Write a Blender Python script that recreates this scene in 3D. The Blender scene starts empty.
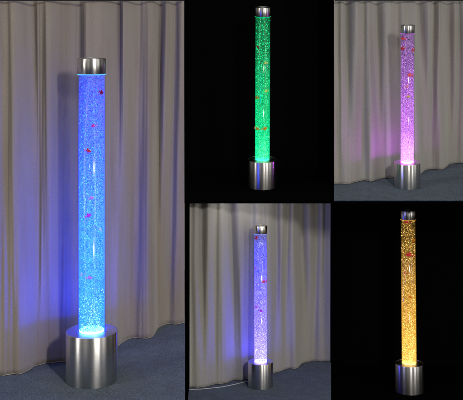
import bpy, bmesh, math, random
from mathutils import Vector, Matrix, noise
scene = bpy.context.scene
C = scene.collection
R = math.radians
random.seed(7)

# ---------------------------------------------------------------- helpers
CAMZ = 1.675
def P(u, v, Y):                       # photograph pixel + distance -> world point
    return Vector(((u-231.5)*Y/1000.0, Y, CAMZ-(v-20.0)*Y/1000.0))
def tag(o, label=None, cat=None, group=None, kind=None):
    if label: o['label'] = label
    if cat: o['category'] = cat
    if group: o['group'] = group
    if kind: o['kind'] = kind
    return o
def obj(name, bm, mat, parent=None, smooth=False):
    me = bpy.data.meshes.new(name)
    bm.normal_update(); bm.to_mesh(me); bm.free()
    me.materials.append(mat)
    if smooth:
        for p in me.polygons: p.use_smooth = True
    o = bpy.data.objects.new(name, me); C.objects.link(o)
    if parent: o.parent = parent
    return o
def empty(name, loc=(0,0,0)):
    o = bpy.data.objects.new(name, None); o.empty_display_size = .1
    o.location = loc; C.objects.link(o); return o
def lathe(bm, prof, n=96, close=False):
    rings = []
    for r, z in prof:
        if r < 1e-6: rings.append([bm.verts.new((0,0,z))])
        else: rings.append([bm.verts.new((r*math.cos(2*math.pi*i/n), r*math.sin(2*math.pi*i/n), z)) for i in range(n)])
    pairs = list(zip(rings, rings[1:]))
    if close: pairs.append((rings[-1], rings[0]))
    for a, b in pairs:
        for i in range(n):
            j = (i+1) % n
            if len(a) == 1 and len(b) == 1: continue
            if len(a) == 1: bm.faces.new((a[0], b[j], b[i]))
            elif len(b) == 1: bm.faces.new((a[i], a[j], b[0]))
            else: bm.faces.new((a[i], a[j], b[j], b[i]))
    return bm
def prism(bm, pts, z0, z1):           # pts: list of (x,y); z0/z1 numbers or functions
    f0 = z0 if callable(z0) else (lambda x, y: z0)
    f1 = z1 if callable(z1) else (lambda x, y: z1)
    lo = [bm.verts.new((x, y, f0(x, y))) for x, y in pts]
    hi = [bm.verts.new((x, y, f1(x, y))) for x, y in pts]
    n = len(pts)
    bm.faces.new(hi); bm.faces.new(lo[::-1])
    for i in range(n):
        j = (i+1) % n
        bm.faces.new((lo[i], lo[j], hi[j], hi[i]))
    return bm
def box(bm, x0, x1, y0, y1, z0, z1):
    return prism(bm, [(x0,y0),(x1,y0),(x1,y1),(x0,y1)], z0, z1)
def tube(bm, pts, r, n=10):
    rings = []
    for i, p in enumerate(pts):
        a = pts[max(i-1, 0)]; b = pts[min(i+1, len(pts)-1)]
        t = (b-a).normalized(); up = Vector((0,0,1)) if abs(t.z) < .9 else Vector((1,0,0))
        s = t.cross(up).normalized(); w = s.cross(t)
        rings.append([bm.verts.new(p + (s*math.cos(2*math.pi*k/n)+w*math.sin(2*math.pi*k/n))*r) for k in range(n)])
    for a, b in zip(rings, rings[1:]):
        for k in range(n): bm.faces.new((a[k], a[(k+1)%n], b[(k+1)%n], b[k]))
    bm.faces.new(rings[0][::-1]); bm.faces.new(rings[-1])
    return bm
def interp(pts, u):
    if u <= pts[0][0]: return pts[0][1]
    for i in range(len(pts)-1):
        if u <= pts[i+1][0]:
            p0 = pts[max(i-1,0)]; p1 = pts[i]; p2 = pts[i+1]; p3 = pts[min(i+2,len(pts)-1)]
            h = p2[0]-p1[0]; t = (u-p1[0])/h
            m1 = (p2[1]-p0[1])/max(p2[0]-p0[0],1e-6)*h; m2 = (p3[1]-p1[1])/max(p3[0]-p1[0],1e-6)*h
            return ((2*t**3-3*t*t+1)*p1[1]+(t**3-2*t*t+t)*m1+(-2*t**3+3*t*t)*p2[1]+(t**3-t*t)*m2)
    return pts[-1][1]

# ---------------------------------------------------------------- materials
class NT:
    def __init__(s, name):
        s.m = bpy.data.materials.new(name); s.m.use_nodes = True
        s.t = s.m.node_tree; s.t.nodes.clear(); s.out = s.n('ShaderNodeOutputMaterial')
    def n(s, typ, **kw):
        nd = s.t.nodes.new(typ)
        for k, v in kw.items():
            if k.startswith('i_'): nd.inputs[k[2:].replace('_',' ')].default_value = v
            else: setattr(nd, k, v)
        return nd
    def l(s, a, b): s.t.links.new(a, b)
    def math(s, op, a, b=None, c=None):
        nd = s.n('ShaderNodeMath', operation=op)
        for i, x in enumerate((a, b, c)):
            if x is None: continue
            if isinstance(x, (int, float)): nd.inputs[i].default_value = x
            else: s.l(x, nd.inputs[i])
        return nd.outputs[0]
    def ramp(s, fac, stops, interp='LINEAR'):
        nd = s.n('ShaderNodeValToRGB'); cr = nd.color_ramp; cr.interpolation = interp
        while len(cr.elements) < len(stops): cr.elements.new(.5)
        for e, (p, c) in zip(cr.elements, stops):
            e.position = p; e.color = (c[0], c[1], c[2], 1)
        s.l(fac, nd.inputs[0]); return nd.outputs[0]
def principled(t, **kw):
    p = t.n('ShaderNodeBsdfPrincipled')
    for k, v in kw.items(): p.inputs[k.replace('_',' ')].default_value = v
    t.l(p.outputs[0], t.out.inputs[0]); return p

def mat_black(name, col=.0016):
    t = NT(name); p = principled(t, Base_Color=(col,col,col,1), Roughness=1.0)
    p.inputs['Specular IOR Level'].default_value = .0
    tc = t.n('ShaderNodeTexCoord'); n = t.n('ShaderNodeTexNoise', i_Scale=900.0)
    t.l(tc.outputs['Object'], n.inputs['Vector'])
    c = t.ramp(n.outputs[0], [(.3,(col*.5,)*3),(.7,(col*1.4,)*3)]); t.l(c, p.inputs['Base Color'])
    return t.m
M_black = mat_black('black_felt'); M_frame = mat_black('black_painted_board', .0012)

def mat_steel():
    t = NT('brushed_steel')
    p = principled(t, Base_Color=(.52,.5,.47,1), Metallic=1.0, Roughness=.26, Anisotropic=.93, Anisotropic_Rotation=.25)
    tc = t.n('ShaderNodeTexCoord')
    tg = t.n('ShaderNodeTangent', direction_type='RADIAL', axis='Z'); t.l(tg.outputs[0], p.inputs['Tangent'])
    mp = t.n('ShaderNodeMapping'); mp.inputs['Scale'].default_value = (3,3,900)
    t.l(tc.outputs['Object'], mp.inputs[0])
    n = t.n('ShaderNodeTexNoise', i_Scale=1.0, i_Detail=3.0); t.l(mp.outputs[0], n.inputs['Vector'])
    t.l(t.ramp(n.outputs[0], [(.3,(.72,.70,.67)),(.7,(.86,.84,.81))]), p.inputs['Base Color'])
    n2 = t.n('ShaderNodeTexNoise', i_Scale=14.0, i_Detail=4.0); t.l(tc.outputs['Object'], n2.inputs['Vector'])
    t.l(t.math('MULTIPLY_ADD', n2.outputs[0], .07, .30), p.inputs['Roughness'])
    return t.m
M_steel = mat_steel()

def mat_curtain(name, c0, c1, c2):
    t = NT(name); p = principled(t, Roughness=.95); p.inputs['Specular IOR Level'].default_value = .15
    p.inputs['Sheen Weight'].default_value = .25; p.inputs['Sheen Roughness'].default_value = .6
    tc = t.n('ShaderNodeTexCoord')
    mp = t.n('ShaderNodeMapping'); mp.inputs['Scale'].default_value = (9,9,1.2); t.l(tc.outputs['Object'], mp.inputs[0])
    n = t.n('ShaderNodeTexNoise', i_Scale=1.0, i_Detail=5.0); t.l(mp.outputs[0], n.inputs['Vector'])
    col = t.ramp(n.outputs[0], [(.3,c0),(.5,c1),(.72,c2)])
    mp2 = t.n('ShaderNodeMapping'); mp2.inputs['Scale'].default_value = (260,260,300); t.l(tc.outputs['Object'], mp2.inputs[0])
    w = t.n('ShaderNodeTexNoise', i_Scale=1.0, i_Detail=2.0); t.l(mp2.outputs[0], w.inputs['Vector'])
    mx = t.n('ShaderNodeMix', data_type='RGBA', blend_type='MULTIPLY'); mx.inputs[0].default_value = 1.0
    t.l(col, mx.inputs[6]); t.l(t.ramp(w.outputs[0], [(.25,(.72,.72,.74)),(.75,(1.0,1.0,.98))]), mx.inputs[7])
    t.l(mx.outputs[2], p.inputs['Base Color'])
    b = t.n('ShaderNodeBump', i_Strength=.35, i_Distance=.001); t.l(w.outputs[0], b.inputs['Height'])
    b2 = t.n('ShaderNodeBump', i_Strength=.25, i_Distance=.01); t.l(n.outputs[0], b2.inputs['Height'])
    t.l(b.outputs[0], b2.inputs['Normal']); t.l(b2.outputs[0], p.inputs['Normal'])
    return t.m
M_cur_warm = mat_curtain('taupe_curtain_fabric', (.228,.188,.155), (.27,.232,.20), (.295,.258,.23))
M_cur_grey = mat_curtain('grey_curtain_fabric', (.29,.275,.24), (.325,.312,.28), (.35,.338,.312))
def mat_simple(name, c, rough=.6):
    t = NT(name); p = principled(t, Base_Color=(*c,1), Roughness=rough)
    tc = t.n('ShaderNodeTexCoord'); n = t.n('ShaderNodeTexNoise', i_Scale=60.0, i_Detail=3.0); t.l(tc.outputs['Object'], n.inputs['Vector'])
    t.l(t.ramp(n.outputs[0], [(.3,tuple(x*.82 for x in c)),(.7,c)]), p.inputs['Base Color']); return t.m
M_hem = mat_simple('pale_hem_stitching', (.42,.36,.29), .9)
M_rail = mat_simple('dark_rail_metal', (.01,.01,.01), .7)
M_cord = mat_simple('white_cord_plastic', (.48,.5,.46), .5)

def mat_carpet(name, s=1.0, c=((.011,.025,.046),(.026,.052,.088),(.066,.108,.155))):
    t = NT(name); p = principled(t, Roughness=1.0); p.inputs['Specular IOR Level'].default_value = .05
    p.inputs['Sheen Weight'].default_value = .2
    tc = t.n('ShaderNodeTexCoord')
    n = t.n('ShaderNodeTexNoise', i_Scale=130.0*s, i_Detail=5.0); n2 = t.n('ShaderNodeTexNoise', i_Scale=13.0*s, i_Detail=5.0)
    n3 = t.n('ShaderNodeTexVoronoi', i_Scale=330.0*s)
    for x in (n, n2, n3): t.l(tc.outputs['Object'], x.inputs['Vector'])
    f = t.math('ADD', t.math('MULTIPLY', n.outputs[0], .76), t.math('MULTIPLY', n2.outputs[0], .24))
    col = t.ramp(f, [(.38,c[0]),(.5,c[1]),(.64,c[2])])
    t.l(col, p.inputs['Base Color'])
    h = t.math('ADD', n.outputs[0], n3.outputs[0])
    b = t.n('ShaderNodeBump', i_Strength=.8, i_Distance=.004); t.l(h, b.inputs['Height']); t.l(b.outputs[0], p.inputs['Normal'])
    return t.m
M_carpet = mat_carpet('blue_grey_carpet')
M_carpet2 = mat_carpet('blue_grey_carpet_small_pile', 1.3)

def mat_acrylic():
    t = NT('clear_acrylic')
    tr = t.n('ShaderNodeBsdfTransparent'); tr.inputs[0].default_value = (.97,.98,.98,1)
    gl = t.n('ShaderNodeBsdfGlossy', i_Roughness=.16)
    lw = t.n('ShaderNodeLayerWeight', i_Blend=.5); f = t.math('MULTIPLY_ADD', t.math('POWER', lw.outputs['Facing'], 4.0), .35, .035)
    mx = t.n('ShaderNodeMixShader'); t.l(f, mx.inputs[0]); t.l(tr.outputs[0], mx.inputs[1]); t.l(gl.outputs[0], mx.inputs[2])
    t.l(mx.outputs[0], t.out.inputs[0]); return t.m
M_acrylic = mat_acrylic()

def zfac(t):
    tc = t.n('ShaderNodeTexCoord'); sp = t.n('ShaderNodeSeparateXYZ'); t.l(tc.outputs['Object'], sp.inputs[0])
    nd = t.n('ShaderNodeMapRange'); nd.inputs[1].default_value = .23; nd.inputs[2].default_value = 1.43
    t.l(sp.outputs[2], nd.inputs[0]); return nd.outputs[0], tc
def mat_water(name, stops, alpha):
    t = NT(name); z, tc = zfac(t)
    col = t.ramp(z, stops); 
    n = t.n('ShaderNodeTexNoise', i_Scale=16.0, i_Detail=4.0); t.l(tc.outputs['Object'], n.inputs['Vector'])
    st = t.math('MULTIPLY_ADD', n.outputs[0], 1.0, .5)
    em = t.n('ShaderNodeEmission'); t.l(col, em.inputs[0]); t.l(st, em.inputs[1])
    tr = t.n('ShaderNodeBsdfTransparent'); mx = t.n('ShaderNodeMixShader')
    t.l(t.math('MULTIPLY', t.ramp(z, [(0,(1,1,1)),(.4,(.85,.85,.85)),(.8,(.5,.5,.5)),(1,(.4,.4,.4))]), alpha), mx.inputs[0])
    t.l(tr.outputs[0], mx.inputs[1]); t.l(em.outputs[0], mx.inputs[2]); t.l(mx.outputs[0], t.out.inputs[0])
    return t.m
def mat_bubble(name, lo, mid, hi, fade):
    # lamp light put in as bubble glow, uneven and fading with height
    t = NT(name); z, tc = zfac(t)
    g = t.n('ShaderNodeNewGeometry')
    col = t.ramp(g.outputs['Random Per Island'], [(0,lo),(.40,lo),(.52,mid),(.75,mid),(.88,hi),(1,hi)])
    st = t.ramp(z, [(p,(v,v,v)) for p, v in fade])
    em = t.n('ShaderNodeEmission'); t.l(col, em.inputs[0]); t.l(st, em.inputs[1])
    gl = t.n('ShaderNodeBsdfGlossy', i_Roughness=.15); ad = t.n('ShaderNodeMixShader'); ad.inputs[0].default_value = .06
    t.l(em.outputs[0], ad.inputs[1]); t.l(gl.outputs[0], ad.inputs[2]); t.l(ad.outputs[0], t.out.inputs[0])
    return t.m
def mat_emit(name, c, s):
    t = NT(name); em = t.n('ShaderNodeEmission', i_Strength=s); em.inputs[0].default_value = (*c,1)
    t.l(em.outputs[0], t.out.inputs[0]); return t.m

# ---------------------------------------------------------------- bays: (origin, tilt)
def bay(u, v, Y, tilt, roll=0):
    o = P(u, v, Y); return Matrix.Translation(o) @ Matrix.Rotation(R(roll), 4, 'Y') @ Matrix.Rotation(R(tilt), 4, 'X')
YS = 5.95; YF = 5.65
BA = Matrix.Translation((P(91.7,380,4.653).x, 4.653, 0))
BB = bay(262.2,186.2,YS, 7)
BC = bay(407.2,186.6,YS, 6, 0); BCL = bay(407.2,186.6,YS, 6, -1.0)
BD = bay(260.6,386.2,YS,-3)
BE = bay(409.4,391.0,YS,-2.5)
def floor_hit(M, u, v):
    d = Vector(((u-231.5)/1000, 1, -(v-20)/1000)); n = (M.to_3x3() @ Vector((0,0,1))); o = M.translation
    c = Vector((0,0,CAMZ)); return c + d*((o-c).dot(n)/d.dot(n))
def floor_z(M):
    n = (M.to_3x3() @ Vector((0,0,1))); o = M.translation
    return lambda x, y: o.z - (n.x*(x-o.x)+n.y*(y-o.y))/n.z

# ---------------------------------------------------------------- setting
g = bmesh.new(); box(g, -7, 7, 2.0, 9.5, -.75, -.70)
tag(obj('ground', g, M_frame), kind='structure')
def xs(u, Y): return (u-231.5)*Y/1000
def carpet(name, pts, top, zb, mat, kind='structure'):
    b = bmesh.new()
    prism(b, pts, zb, top)
    o = obj(name, b, mat); tag(o, kind='structure'); return o
XL = xs(185.8,YF); YB = 5.83; ZB = P(0,203.4,YB).z; ZBT = ZB+.011
# large carpeted stage of the tall lamp
carpet('carpet', [(-2.6,4.0),(xs(185,4.0),4.0),(xs(185,5.66),5.66),(xs(185,5.66),6.1),(-2.6,6.1)], 0.0, -.70, M_carpet)
zC = floor_z(BC); zD = floor_z(BD); zB = floor_z(BB); zE = floor_z(BE)
ZS = P(0, 201.6, YF).z                # top of the black shelf's front edge
X1 = .585                             # board between the green and pink bays
X2 = xs(331.0, 6.45)                  # board between the violet and amber bays
carpet('carpet', [(xs(334.05,YF+.012),YF+.012),(2.3,YF+.012),(2.3,7.0),(xs(334.05,7.0),7.0)], zC, ZS+.0005, M_carpet2)
carpet('carpet', [(XL+.0085,5.5),(xs(331,5.5),5.5),(xs(331,6.449),6.449),(X2-.001,7.0),(XL+.0085,7.0)], zD, -.70, M_carpet2)
b = bmesh.new(); prism(b, [(-.6,YB+.003),(X1-.001,YB+.003),(X1-.001,6.2995),(-.6,6.2995)], ZBT+.0005, zB)
tag(obj('floor', b, M_black), kind='structure')
b = bmesh.new(); prism(b, [(xs(331.15,5.4),5.4),(2.3,5.4),(2.3,6.5),(xs(331.15,6.5),6.5)], -.70, lambda x, y: zE(x, y))
tag(obj('floor', b, M_black), kind='structure')
# black backdrops
b = bmesh.new(); box(b, -.62, xs(333.4,6.3), 6.30, 6.33, ZBT+.001, 2.1)
tag(obj('black_backdrop', b, M_black), 'plain black backdrop hanging behind the green bubble lamp', 'backdrop')
b = bmesh.new(); box(b, X2+.013, 2.4, 6.46, 6.49, -.69, P(0,203.6,YF).z-.003)
tag(obj('black_backdrop', b, M_black), 'plain black backdrop hanging behind the amber bubble lamp', 'backdrop')
# black frame that parts the bays
fr = empty('display_frame', (xs(186.5,YF), YF, -.70))
tag(fr, 'black frame of post, shelf and boards parting the five lamp displays', 'display frame')
def fpart(name, *a):
    b = bmesh.new(); box(b, *a)
    o = obj(name, b, M_frame, fr); o.matrix_parent_inverse = Matrix.Translation(-fr.location); return o
fpart('post', xs(185.0,YF), xs(188.1,YF), YF-.01, YF+.012, -.70, 2.1)
XL = xs(185.8,YF)
YB = 5.83; ZB = P(0,203.4,YB).z; ZBT = ZB+.011
fpart('divider_board', XL, XL+.008, YF+.013, 6.45, -.70, ZB-.0005)
fpart('shelf', -.62, X1-.0005, YB, 7.35, ZB, ZBT)
fpart('shelf', X1, 2.4, YF, 7.35, P(0,203.4,YF).z, ZS)
fpart('divider_board', X2, X2+.012, 6.40, 7.3, -.699, P(0,203.4,YF).z-.001)
b = bmesh.new(); prism(b, [(xs(185.05,4.0),4.0),(xs(187.9,4.0),4.0),(xs(187.9,5.635),5.635),(xs(185.05,5.635),5.635)], -.699, .0)
o = obj('kerb_board', b, M_frame, fr); o.matrix_parent_inverse = Matrix.Translation(-fr.location)
b = bmesh.new(); prism(b, [(xs(333.0,5.95),5.95),(xs(334.0,5.95),5.95),(xs(334.0,7.0),7.0),(xs(333.0,7.0),7.0)], ZS+.001, 2.1)
o = obj('divider_board', b, M_frame, fr); o.matrix_parent_inverse = Matrix.Translation(-fr.location)

# ---------------------------------------------------------------- curtains
def curtain(M, hem, u0, u1, valleys, mat, label, group, amp, seed, vtop=1.2, thick=.003, clampx=None, wf=1.6):
    n = int((u1-u0)/.45); rows = 70
    base = [floor_hit(M, u0+(u1-u0)*i/n, interp(hem, u0+(u1-u0)*i/n)) for i in range(n+1)]
    if clampx: base = [Vector((max(p.x, clampx[0]), p.y, p.z)) for p in base]
    # gently straightened line that the heading follows
    k = int(n*.13)
    sm = []
    for i in range(n+1):
        a = max(0, i-k); c = min(n, i+k); sm.append(sum(base[j].y for j in range(a, c+1))/(c-a+1))
    bm = bmesh.new(); grid = []; us = [u0+(u1-u0)*i/n for i in range(n+1)]
    for r in range(rows+1):
        t = r/rows; row = []
        for i in range(n+1):
            p = base[i]; u = us[i]
            zt = CAMZ+(20-vtop+(2.5 if vtop < 10 else 0))*p.y/1000
            s = t*t*(3-2*t); w = min(1, .12+1.1*t)
            y = p.y*(1-s)+(sm[i])*s
            for (ub, ut, wd, d) in valleys:
                uc = ub+(ut-ub)*t + 1.3*(thick/.003)*math.sin(3.1*t+ub)
                q = (u-uc)/(wd*wf)
                y += amp*d*w*(math.exp(-q*q)*1.25-.35*math.exp(-(q*.45)**2))
            y += amp*.16*noise.noise(Vector((u*.11+seed, t*1.6, seed)))
            y += amp*.05*noise.noise(Vector((u*.35, t*3.0+seed, 5)))
            row.append(bm.verts.new((p.x, y, p.z+.004+(zt-p.z)*t)))
        grid.append(row)
    for a, b2 in zip(grid, grid[1:]):
        for i in range(n): bm.faces.new((a[i], a[i+1], b2[i+1], b2[i]))
    hp = [v.co.copy()+Vector((0,-.0006,0)) for v in grid[0]]
    tp = [v.co.copy() for v in grid[-1]]
    root = empty('curtain', (hp[len(hp)//2].x, hp[len(hp)//2].y, hp[len(hp)//2].z))
    tag(root, label, 'curtain', group)
    inv = Matrix.Translation(-root.location)
    o = obj('fabric', bm, mat, root, True); o.matrix_parent_inverse = inv
    md = o.modifiers.new('thickness', 'SOLIDIFY'); md.thickness = thick; md.offset = -1
    hb = bmesh.new(); tube(hb, [q+Vector((0,-.0008,.0012)) for q in hp[::3]], thick*.42, 6)
    o = obj('hem', hb, M_hem, root, True); o.matrix_parent_inverse = inv
    rb = bmesh.new(); ry = [sm[j]-(.05 if vtop < 10 else 0) for j in range(n+1)]
    ra = [Vector((tp[j].x, ry[j], CAMZ+(20-vtop+.55)*ry[j]/1000)) for j in list(range(0, n, 12))+[n]]
    tube(rb, ra, .0048, 8)
    o = obj('rail', rb, M_rail, root, True); o.matrix_parent_inverse = inv
    return root
hemA = [(-60,379),(-30,378),(-12,377.5),(0,376),(12,375.5),(20,375),(28,372),(36,367),(44,364.5),(55,363.5),(66,363),(80,359),(95,352),(108,349),(117,347.5),(124,342),(131,339.6),(140,339),(150,339),(154,336),(158,329),(165,325.5),(175,325),(186,323)]
valA = [(-34,-30,7,1.0),(31,28,7,1.0),(56,60,5,.35),(70,77,5,.8),(112,116,4,.75),(133,137,4.5,.9),(155,160,3.5,.9),(169,174,3.5,.9),(45,45,3,.18),(8,6,4,.35),(66,68,8,.3),(148,150,7,.3)]
curtain(BA, hemA, -45, 184.6, valA, M_cur_warm, 'large taupe curtain behind the tall blue lamp, white hem on the carpet', 'pleated curtains behind the lamps', .108, 2.0, .6)
hemC = [(318,186.5),(326,185.5),(334,184.5),(349,184.5),(354,183),(365,181),(371,182),(384,178.8),(393,178),(402,176.5),(412,176),(420,175.5),(425,171),(432,169.6),(442,170),(446,168),(450,164.6),(463,163.6),(480,162),(500,163)]
valC = [(350,347,2.8,.9),(338,337,2.5,.3),(363,362,2.5,.4),(381,377,3.2,1.0),(397,398,2.5,.4),(421,421,2.4,.9),(432,434,2.4,.9),(448,450,3,1.0),(458,458,2.2,.6),(475,475,3,.8)]
curtain(BC, hemC, 334.2, 495, valC, M_cur_grey, 'grey pleated curtain behind the pink bubble lamp', 'pleated curtains behind the lamps', .078, 9.0, 1.0, .002)
hemD = [(186,389),(190,388.2),(204,388),(212,385.5),(225,384),(232,381.5),(245,380.2),(256,378),(268,376),(275,373.5),(283,371),(290,369.2),(297,368.6),(302,364.5),(310,362),(320,361.8),(332,362)]
valD = [(204,201.5,2.8,.9),(192,191,2.5,.4),(217,216,2.5,.4),(233,230,3.2,1.0),(250,251,2.5,.4),(276,276,2.4,.9),(286,288,2.4,.9),(302,301,3,1.0),(314,316,2.6,.8),(325,325,2.2,.5)]
cd = curtain(BD, hemD, 187.0, 330.6, valD, M_cur_grey, 'grey pleated curtain behind the violet lamp, a white cord along its foot', 'pleated curtains behind the lamps', .066, 15.0, 203.2, .002, (XL+.0125,))

# ---------------------------------------------------------------- bubble lamps
BR, TR, CR, BH, TH, LH = .1195, .0655, .0668, .230, 1.432, 1.498
def bubbles_bm(n, r0, r1, seed, sub=1):
    rnd = random.Random(seed); bm = bmesh.new()
    ico = bmesh.new(); bmesh.ops.create_icosphere(ico, subdivisions=sub, radius=1)
    vs = [v.co.copy() for v in ico.verts]; fs = [[v.index for v in f.verts] for f in ico.faces]; ico.free()
    for _ in range(n):
        z = .24+1.185*(rnd.random()**1.12); a = rnd.random()*2*math.pi
        rr = (TR-.0075)*math.sqrt(rnd.random())**.8
        rad = r0+(r1-r0)*rnd.random()**2.2
        c = Vector((rr*math.cos(a), rr*math.sin(a), z))
        dn = noise.noise(Vector((c.x*45, c.y*45, c.z*17+seed)))+.5*noise.noise(Vector((c.x*110, c.y*110, c.z*60)))
        if dn < -.20+.10*(z-.8): continue
        if rnd.random() < .012: rad = r1*1.35
        st = .75+.5*rnd.random()
        w = [bm.verts.new(c+Vector((v.x*rad, v.y*rad, v.z*rad*st))) for v in vs]
        for f in fs: bm.faces.new([w[i] for i in f])
    return bm
meshes = {}
def shared(name, key, build, mat, parent, smooth=True):
    if key not in meshes:
        o = obj(name, build(), mat, parent, smooth); meshes[key] = o.data
    else:
        o = bpy.data.objects.new(name, meshes[key]); C.objects.link(o); o.parent = parent
    s = o.material_slots[0]; s.link = 'OBJECT'; s.material = mat
    return o
def b_base():
    b = bmesh.new()
    lathe(b, [(0,.0),(BR-.003,.0),(BR-.0006,.0015),(BR-.0006,.004),(BR,.0045),(BR,BH-.003),(BR-.0008,BH-.0008),(BR-.003,BH),(BR-.004,BH-.0006),(BR-.004,.1)], 160); return b
def b_plate():
    b = bmesh.new(); lathe(b, [(TR-.004,BH-.006),(BR-.0044,BH-.006),(BR-.0044,BH-.0016),(TR+.002,BH-.0016),(TR+.002,BH-.004),(TR-.004,BH-.004)], 128); return b
def b_collar():
    b = bmesh.new(); lathe(b, [(TR+.0004,BH-.001),(TR+.006,BH-.001),(TR+.006,BH+.0025),(TR+.005,BH+.004),(TR+.0004,BH+.004)], 96, True); return b
def b_led():
    b = bmesh.new(); lathe(b, [(0,BH-.001),(TR-.008,BH-.001),(TR-.008,BH+.006),(TR-.014,BH+.009),(0,BH+.009)], 64); return b
def b_tube():
    b = bmesh.new(); lathe(b, [(TR,BH-.003),(TR,TH),(TR-.004,TH),(TR-.004,BH-.003)], 128, True); return b
def b_water():
    b = bmesh.new(); lathe(b, [(0,BH+.0095),(TR-.0055,BH+.0095),(TR-.0055,TH-.012),(TR-.007,TH-.014),(0,TH-.014)], 96); return b
def b_cap():
    b = bmesh.new(); lathe(b, [(TR+.0003,TH-.006),(CR,TH-.006),(CR,LH-.002),(CR-.002,LH),(CR-.006,LH+.0006),(0,LH+.0006)], 128); return b
def b_ring():
    b = bmesh.new(); lathe(b, [(TR+.0003,TH-.0105),(TR+.0007,TH-.0105),(TR+.0007,TH-.0063),(TR+.0003,TH-.0063)], 96, True); return b
def b_jets():
    # plumes of small bubbles, bright streaks of light put in as their glow
    rnd = random.Random(3); b = bmesh.new()
    for a, rr, h, n in ((250,.028,.17,60),(285,.035,.10,40),(315,.047,.20,70),(215,.045,.13,40),(20,.03,.16,40),(110,.03,.12,30)):
        for _ in range(n):
            t = rnd.random()**1.5; sp = .003+.016*t
            c = Vector((rr*math.cos(R(a))+.008*math.sin(7*t+a)*t+rnd.gauss(0,sp), rr*math.sin(R(a))+rnd.gauss(0,sp), BH+.012+h*t))
            q = math.hypot(c.x, c.y)
            if q > TR-.0075: c.x *= (TR-.0075)/q; c.y *= (TR-.0075)/q
            bmesh.ops.create_icosphere(b, subdivisions=1, radius=.0010+.0018*rnd.random(), matrix=Matrix.Translation(c))
    return b
def lamp(M, k, fine, label, wstops, alpha, bub, fade, led, ring, rotz, jet):
    root = empty('bubble_lamp'); root.matrix_world = M @ Matrix.Scale(k, 4)
    tag(root, label, 'bubble lamp', 'bubble lamps on display')
    nm = label.split()[1]
    base = shared('base', 'base', b_base, M_steel, root)
    shared('base_plate', 'plate', b_plate, M_steel, base, False)
    shared('collar', 'collar', b_collar, M_acrylic, root, False)
    shared('light_disc', 'led', b_led, mat_emit('led_'+nm, *led), root, False)
    tb = shared('tube', 'tube', b_tube, M_acrylic, root)
    shared('glow_rim', 'ring', b_ring, mat_emit('glow_rim_'+nm, *ring), tb, False)  # bright tube edge put in as a glowing ring, no lamp there
    shared('water', 'water', b_water, mat_water('water_'+nm, wstops, alpha), root)
    key = 'bub'+str(fine)
    if fine: bo = shared('bubbles', key, lambda: bubbles_bm(24000, .0009, .0025, 4), mat_bubble('bubble_'+nm, *bub, fade), root)
    else: bo = shared('bubbles', key, lambda: bubbles_bm(12500, .0013, .0040, 5), mat_bubble('bubble_'+nm, *bub, fade), root)
    tag(bo, kind='stuff'); bo.rotation_euler.z = R(rotz)
    j = shared('glow_jets', 'jets', b_jets, mat_emit('jet_glow_'+nm, *jet), root); j.rotation_euler.z = R(rotz*.2); tag(j, kind='stuff')
    shared('cap', 'cap', b_cap, M_steel, root)
    return root
kB, kC, kD, kE = .715, .646, .632, .712
lamp(BA, 1.0, True, 'tallest blue bubble lamp on a brushed steel drum, on the carpet before the taupe curtain',
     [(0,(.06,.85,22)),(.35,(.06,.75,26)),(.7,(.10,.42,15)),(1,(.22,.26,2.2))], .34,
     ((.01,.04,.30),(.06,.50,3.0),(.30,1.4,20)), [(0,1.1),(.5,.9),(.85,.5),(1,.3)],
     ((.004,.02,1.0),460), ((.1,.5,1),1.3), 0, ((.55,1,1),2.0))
lamp(BB, kB, False, 'slim green bubble lamp on a steel drum against black, on the shelf',
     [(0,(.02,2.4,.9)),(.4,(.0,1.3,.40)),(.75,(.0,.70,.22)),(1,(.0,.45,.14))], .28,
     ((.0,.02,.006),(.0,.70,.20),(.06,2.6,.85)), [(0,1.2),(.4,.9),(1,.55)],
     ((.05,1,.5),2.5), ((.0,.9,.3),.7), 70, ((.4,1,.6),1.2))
lamp(BCL, kC, False, 'slim pink magenta bubble lamp on a steel drum before the grey curtain',
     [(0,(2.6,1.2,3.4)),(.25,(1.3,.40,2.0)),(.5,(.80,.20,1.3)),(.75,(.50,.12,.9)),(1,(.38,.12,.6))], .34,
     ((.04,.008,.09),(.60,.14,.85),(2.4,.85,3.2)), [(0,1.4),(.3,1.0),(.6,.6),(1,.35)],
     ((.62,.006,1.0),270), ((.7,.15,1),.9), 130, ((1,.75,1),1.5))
lamp(BD, kD, False, 'slim violet blue bubble lamp on a steel drum below the green one',
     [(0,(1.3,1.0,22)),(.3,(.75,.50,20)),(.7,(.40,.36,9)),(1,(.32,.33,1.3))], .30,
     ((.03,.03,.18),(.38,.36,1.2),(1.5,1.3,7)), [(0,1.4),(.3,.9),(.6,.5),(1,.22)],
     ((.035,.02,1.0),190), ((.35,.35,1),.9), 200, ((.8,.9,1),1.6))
lamp(BE, kE, False, 'slim amber gold bubble lamp on a steel drum against black',
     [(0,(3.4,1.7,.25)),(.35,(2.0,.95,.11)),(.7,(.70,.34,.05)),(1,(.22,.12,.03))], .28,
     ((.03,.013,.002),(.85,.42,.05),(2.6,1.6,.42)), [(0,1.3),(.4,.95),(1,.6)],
     ((1,.75,.2),3.0), ((.7,.35,.05),.8), 290, ((1,.9,.5),1.4))

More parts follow.
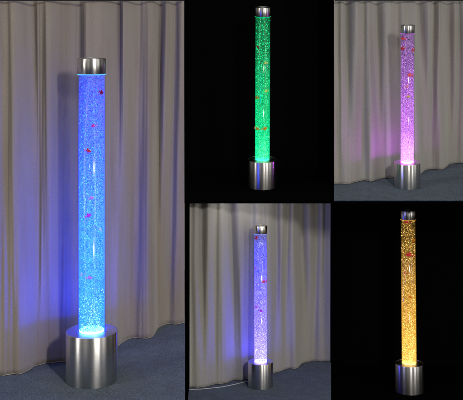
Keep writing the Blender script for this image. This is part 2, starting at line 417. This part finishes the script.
# ---------------------------------------------------------------- little toy fish floating in the tubes
def fish_bm():
    b = bmesh.new(); prof = [(-1,.0),(-.93,.16),(-.7,.36),(-.35,.5),(0,.5),(.35,.38),(.65,.2),(.85,.1)]
    n = 14; rings = []
    for x, r in prof:
        rings.append([b.verts.new((x, r*.62*math.cos(2*math.pi*i/n), r*1.05*math.sin(2*math.pi*i/n))) for i in range(n)] if r > 0 else [b.verts.new((x,0,0))])
    for a, c in zip(rings, rings[1:]):
        for i in range(n):
            j = (i+1) % n
            if len(a) == 1: b.faces.new((a[0], c[i], c[j]))
            else: b.faces.new((a[i], c[i], c[j], a[j]))
    b.faces.new(rings[-1])
    def fin(pts, th=.06):
        lo = [b.verts.new((x,-th,z)) for x, z in pts]; hi = [b.verts.new((x,th,z)) for x, z in pts]
        b.faces.new(lo); b.faces.new(hi[::-1])
        for i in range(len(pts)):
            j = (i+1) % len(pts); b.faces.new((lo[j], lo[i], hi[i], hi[j]))
    fin([(.78,.0),(1.5,.62),(1.32,.0),(1.5,-.62)]); fin([(-.4,.5),(.1,.95),(.5,.7),(.4,.34)]); fin([(-.1,-.48),(.3,-.8),(.4,-.34)])
    return b
FCOL = {'red':(1,.06,.06),'magenta':(.95,.04,.35),'pink':(1,.42,.5),'white':(.95,.97,.95),'yellow':(1,.9,.12),'orange':(1,.42,.03),'brown':(.35,.06,.03),'crimson':(.45,.01,.10)}
def fish_mat(c):
    t = NT('toy_'+c); p = principled(t, Base_Color=(*FCOL[c],1), Roughness=.35)
    tl = t.n('ShaderNodeBsdfTranslucent'); tl.inputs[0].default_value = (*FCOL[c],1)
    mx = t.n('ShaderNodeMixShader'); mx.inputs[0].default_value = .4
    t.l(p.outputs[0], mx.inputs[1]); t.l(tl.outputs[0], mx.inputs[2]); t.l(mx.outputs[0], t.out.inputs[0])
    tc = t.n('ShaderNodeTexCoord'); n = t.n('ShaderNodeTexNoise', i_Scale=1.4); t.l(tc.outputs['Object'], n.inputs['Vector'])
    t.l(t.ramp(n.outputs[0], [(.35,tuple(x*.7 for x in FCOL[c])),(.6,FCOL[c])]), p.inputs['Base Color']); return t.m
FM = {c: fish_mat(c) for c in FCOL}
fish_me = None
def put_fish(M, k, u, v, colr, size, label, grp):
    global fish_me
    ax = M.translation; up = (M.to_3x3() @ Vector((0,0,1)))
    # height along the lamp axis seen at this row
    Y = ax.y; p = P(u, v, Y); h = (p.z-ax.z)/up.z; c = ax+up*h
    p = P(u, v, c.y); dx = max(-.049*k, min(.049*k, p.x-c.x))
    dy = -math.sqrt(max(0, (.0605*k)**2-dx*dx))
    h2 = (P(u, v, c.y+dy).z-ax.z)/up.z; c = ax+up*h2
    if fish_me is None:
        o = obj('toy_fish', fish_bm(), FM[colr], None, True); fish_me = o.data
    else:
        o = bpy.data.objects.new('toy_fish', fish_me); C.objects.link(o)
    o.location = (c.x+dx, c.y+dy, c.z); s = (.0118 if k > .9 else .0142)*size*k
    o.scale = (s, s*.42, s); o.rotation_euler = (random.uniform(-.3,.3), random.uniform(-.5,.5), random.uniform(-.25,.25)+math.asin(max(-1,min(1,dx/(.0605*k))))+(math.pi if random.random() < .5 else 0))
    sl = o.material_slots[0]; sl.link = 'OBJECT'; sl.material = FM[colr]
    tag(o, label, 'toy fish', grp)
gA = 'toy fish in the blue lamp'; gB = 'toy fish in the green lamp'; gC = 'toy fish in the pink lamp'; gD = 'toy fish in the violet lamp'; gE = 'toy fish in the amber lamp'
for u, v, c, s, l in [
    (103.4,92.5,'crimson',1.25,'dark crimson toy fish at the right edge high in the blue lamp'),
    (95,126,'magenta',.9,'small magenta toy fish, second from the top in the blue lamp'),
    (90,151,'red',1.3,'red toy fish in the upper middle of the blue lamp, the largest one'),
    (93.3,198,'pink',1.0,'pink toy fish just above the magenta one in the middle of the blue lamp'),
    (90.5,215.5,'magenta',1.1,'magenta toy fish just below the pink one in the middle of the blue lamp'),
    (102,229.5,'white',.9,'white toy fish at the right edge of the blue lamp, below its middle'),
    (82.5,274.5,'white',1.1,'white toy fish at the left low in the blue lamp'),
    (91.5,278,'pink',1.1,'pale pink toy fish lowest in the blue lamp, above its bright foot')]:
    put_fish(BA, 1.0, u, v, c, s, l, gA)
for u, v, c, s, l in [
    (257.5,47,'brown',1.5,'dark red brown toy fish near the top of the green lamp'),
    (265.5,63,'yellow',1.0,'yellow toy fish at the right, upper part of the green lamp'),
    (266,91,'yellow',1.2,'yellow toy fish at the right edge, middle of the green lamp'),
    (256,97.5,'orange',1.4,'orange toy fish at the left edge, middle of the green lamp'),
    (257.3,128.5,'orange',1.5,'left orange toy fish of the pair low in the green lamp'),
    (264.6,128.5,'orange',1.5,'right orange toy fish of the pair low in the green lamp')]:
    put_fish(BB, kB, u, v, c, s, l, gB)
for u, v, c, s, l in [
    (402.3,38.5,'red',1.5,'red toy fish nearest the cap of the pink lamp'),
    (401.8,48.5,'red',1.6,'red toy fish at the left edge, second row in the pink lamp'),
    (412,50,'red',1.6,'red toy fish at the right edge, second row in the pink lamp'),
    (408.5,75,'red',1.7,'red toy fish alone in the middle of the pink lamp'),
    (406.2,86,'pink',1.2,'pink toy fish below the middle of the pink lamp'),
    (407,96.5,'yellow',1.2,'pale yellow toy fish lowest in the pink lamp')]:
    put_fish(BCL, kC, u, v, c, s, l, gC)
for u, v, c, s, l in [
    (256,238,'red',1.7,'red toy fish just under the cap of the violet lamp'),
    (254.6,268,'pink',1.2,'pink toy fish at the left edge of the violet lamp'),
    (263.6,281.5,'red',1.7,'red toy fish right of the middle in the violet lamp'),
    (259.3,293,'white',1.5,'white toy fish in the middle of the violet lamp'),
    (256.5,307,'pink',1.5,'pink toy fish at the left in the lower half of the violet lamp'),
    (260.7,311,'magenta',1.2,'magenta toy fish at the centre in the lower half of the violet lamp'),
    (261,331,'white',1.3,'white toy fish lowest in the violet lamp')]:
    put_fish(BD, kD, u, v, c, s, l, gD)
for u, v, c, s, l in [
    (405.3,222,'red',1.5,'red toy fish just under the cap of the amber lamp'),
    (413,240.5,'orange',1.5,'orange toy fish at the right edge high in the amber lamp'),
    (407.6,255,'red',2.0,'large red toy fish in the upper half of the amber lamp'),
    (404.4,273,'orange',1.3,'orange toy fish at the left edge, middle of the amber lamp'),
    (409,297,'orange',1.2,'orange toy fish lowest in the amber lamp')]:
    put_fish(BE, kE, u, v, c, s, l, gE)

# ---------------------------------------------------------------- power cord of the violet lamp
cp = []
kp = [(150,390.0),(187,389.9),(200,389.6),(212,388.6),(222,387.4),(232,385.4),(240,383.6),(246,382.2),(252,382.0)]
for i in range(61):
    u = 189+(252-189)*i/60
    q = floor_hit(BD, u, interp(kp, u)); cp.append(q+Vector((0,0,.0025)))
b = bmesh.new(); tube(b, cp, .0023, 8)
tag(obj('power_cord', b, M_cord, None, True), 'thin white power cord running along the foot of the grey curtain to the violet lamp', 'cord')

# ---------------------------------------------------------------- light
w = bpy.data.worlds.new('World'); scene.world = w; w.use_nodes = True
t = w.node_tree; bg = t.nodes['Background']
def wn(ty, **kw):
    nd = t.nodes.new(ty)
    for k, v in kw.items(): setattr(nd, k, v)
    return nd
tc = wn('ShaderNodeTexCoord'); sep = wn('ShaderNodeSeparateXYZ'); t.links.new(tc.outputs['Generated'], sep.inputs[0])
cmb = wn('ShaderNodeCombineXYZ'); t.links.new(sep.outputs[0], cmb.inputs[0]); t.links.new(sep.outputs[1], cmb.inputs[1])
nrm = wn('ShaderNodeVectorMath', operation='NORMALIZE'); t.links.new(cmb.outputs[0], nrm.inputs[0])
def wm(op, a, b_):
    nd = wn('ShaderNodeMath', operation=op)
    for i, x in enumerate((a, b_)):
        if isinstance(x, (int, float)): nd.inputs[i].default_value = x
        else: t.links.new(x, nd.inputs[i])
    return nd.outputs[0]
tot = None
# dim surround with added bright bands, shaped for streaks in the steel (az: degrees from -Y, + to the right)
for az, p_, s_ in ((-55,260,5.0),(37,420,5.5),(62,90,1.2),(-20,60,.3),(0,10,.06),(-95,40,.10),(100,40,.14)):
    d = wn('ShaderNodeVectorMath', operation='DOT_PRODUCT'); t.links.new(nrm.outputs[0], d.inputs[0])
    d.inputs[1].default_value = (math.sin(R(az)), -math.cos(R(az)), 0)
    v = wm('MULTIPLY', wm('POWER', wm('MAXIMUM', d.outputs['Value'], 0), p_), s_)
    tot = v if tot is None else wm('ADD', tot, v)
tot = wm('ADD', tot, .055)
mxw = wn('ShaderNodeMix', data_type='RGBA'); mxw.blend_type = 'MULTIPLY'; mxw.inputs[0].default_value = 1
mxw.inputs[6].default_value = (1.0,.97,.93,1); t.links.new(tot, mxw.inputs[7])
t.links.new(mxw.outputs[2], bg.inputs[0]); bg.inputs[1].default_value = 1.0
ld = bpy.data.lights.new('room_light', 'AREA'); ld.shape = 'RECTANGLE'; ld.size = .16; ld.size_y = .55; ld.energy = 47; ld.spread = R(100); ld.color = (1.0,.96,.90)
lo = bpy.data.objects.new('room_light', ld); C.objects.link(lo); lo.location = (1.65, .1, 3.0)
lo.rotation_euler = (Vector((.25,5.4,.2))-lo.location).to_track_quat('-Z','Y').to_euler()

lf = bpy.data.lights.new('shelf_fill', 'AREA'); lf.shape = 'RECTANGLE'; lf.size = .60; lf.size_y = .008; lf.energy = .68; lf.color = (1.0,.96,.9)  # added fill, no real lamp: lifts the shelf's shadow on the curtain
lo = bpy.data.objects.new('shelf_fill', lf); C.objects.link(lo); lo.location = (.27, YB+.06, ZB-.0045)
lo.rotation_euler = (Vector((.22,6.4,.35))-lo.location).to_track_quat('-Z','Y').to_euler()

# ---------------------------------------------------------------- camera
cam = bpy.data.cameras.new('camera'); co = bpy.data.objects.new('camera', cam); C.objects.link(co)
co.location = (0,0,CAMZ); co.rotation_euler = (R(90),0,0)
cam.sensor_width = 36; cam.lens = 36*1000/463.0; cam.shift_y = -180/463.0; cam.clip_end = 100
scene.camera = co
scene.view_settings.view_transform = 'Standard'; scene.view_settings.look = 'None'
scene.view_settings.exposure = 0; scene.view_settings.gamma = 1
scene.render.resolution_x = 1024; scene.render.resolution_y = 885
scene.cycles.transparent_max_bounces = 24
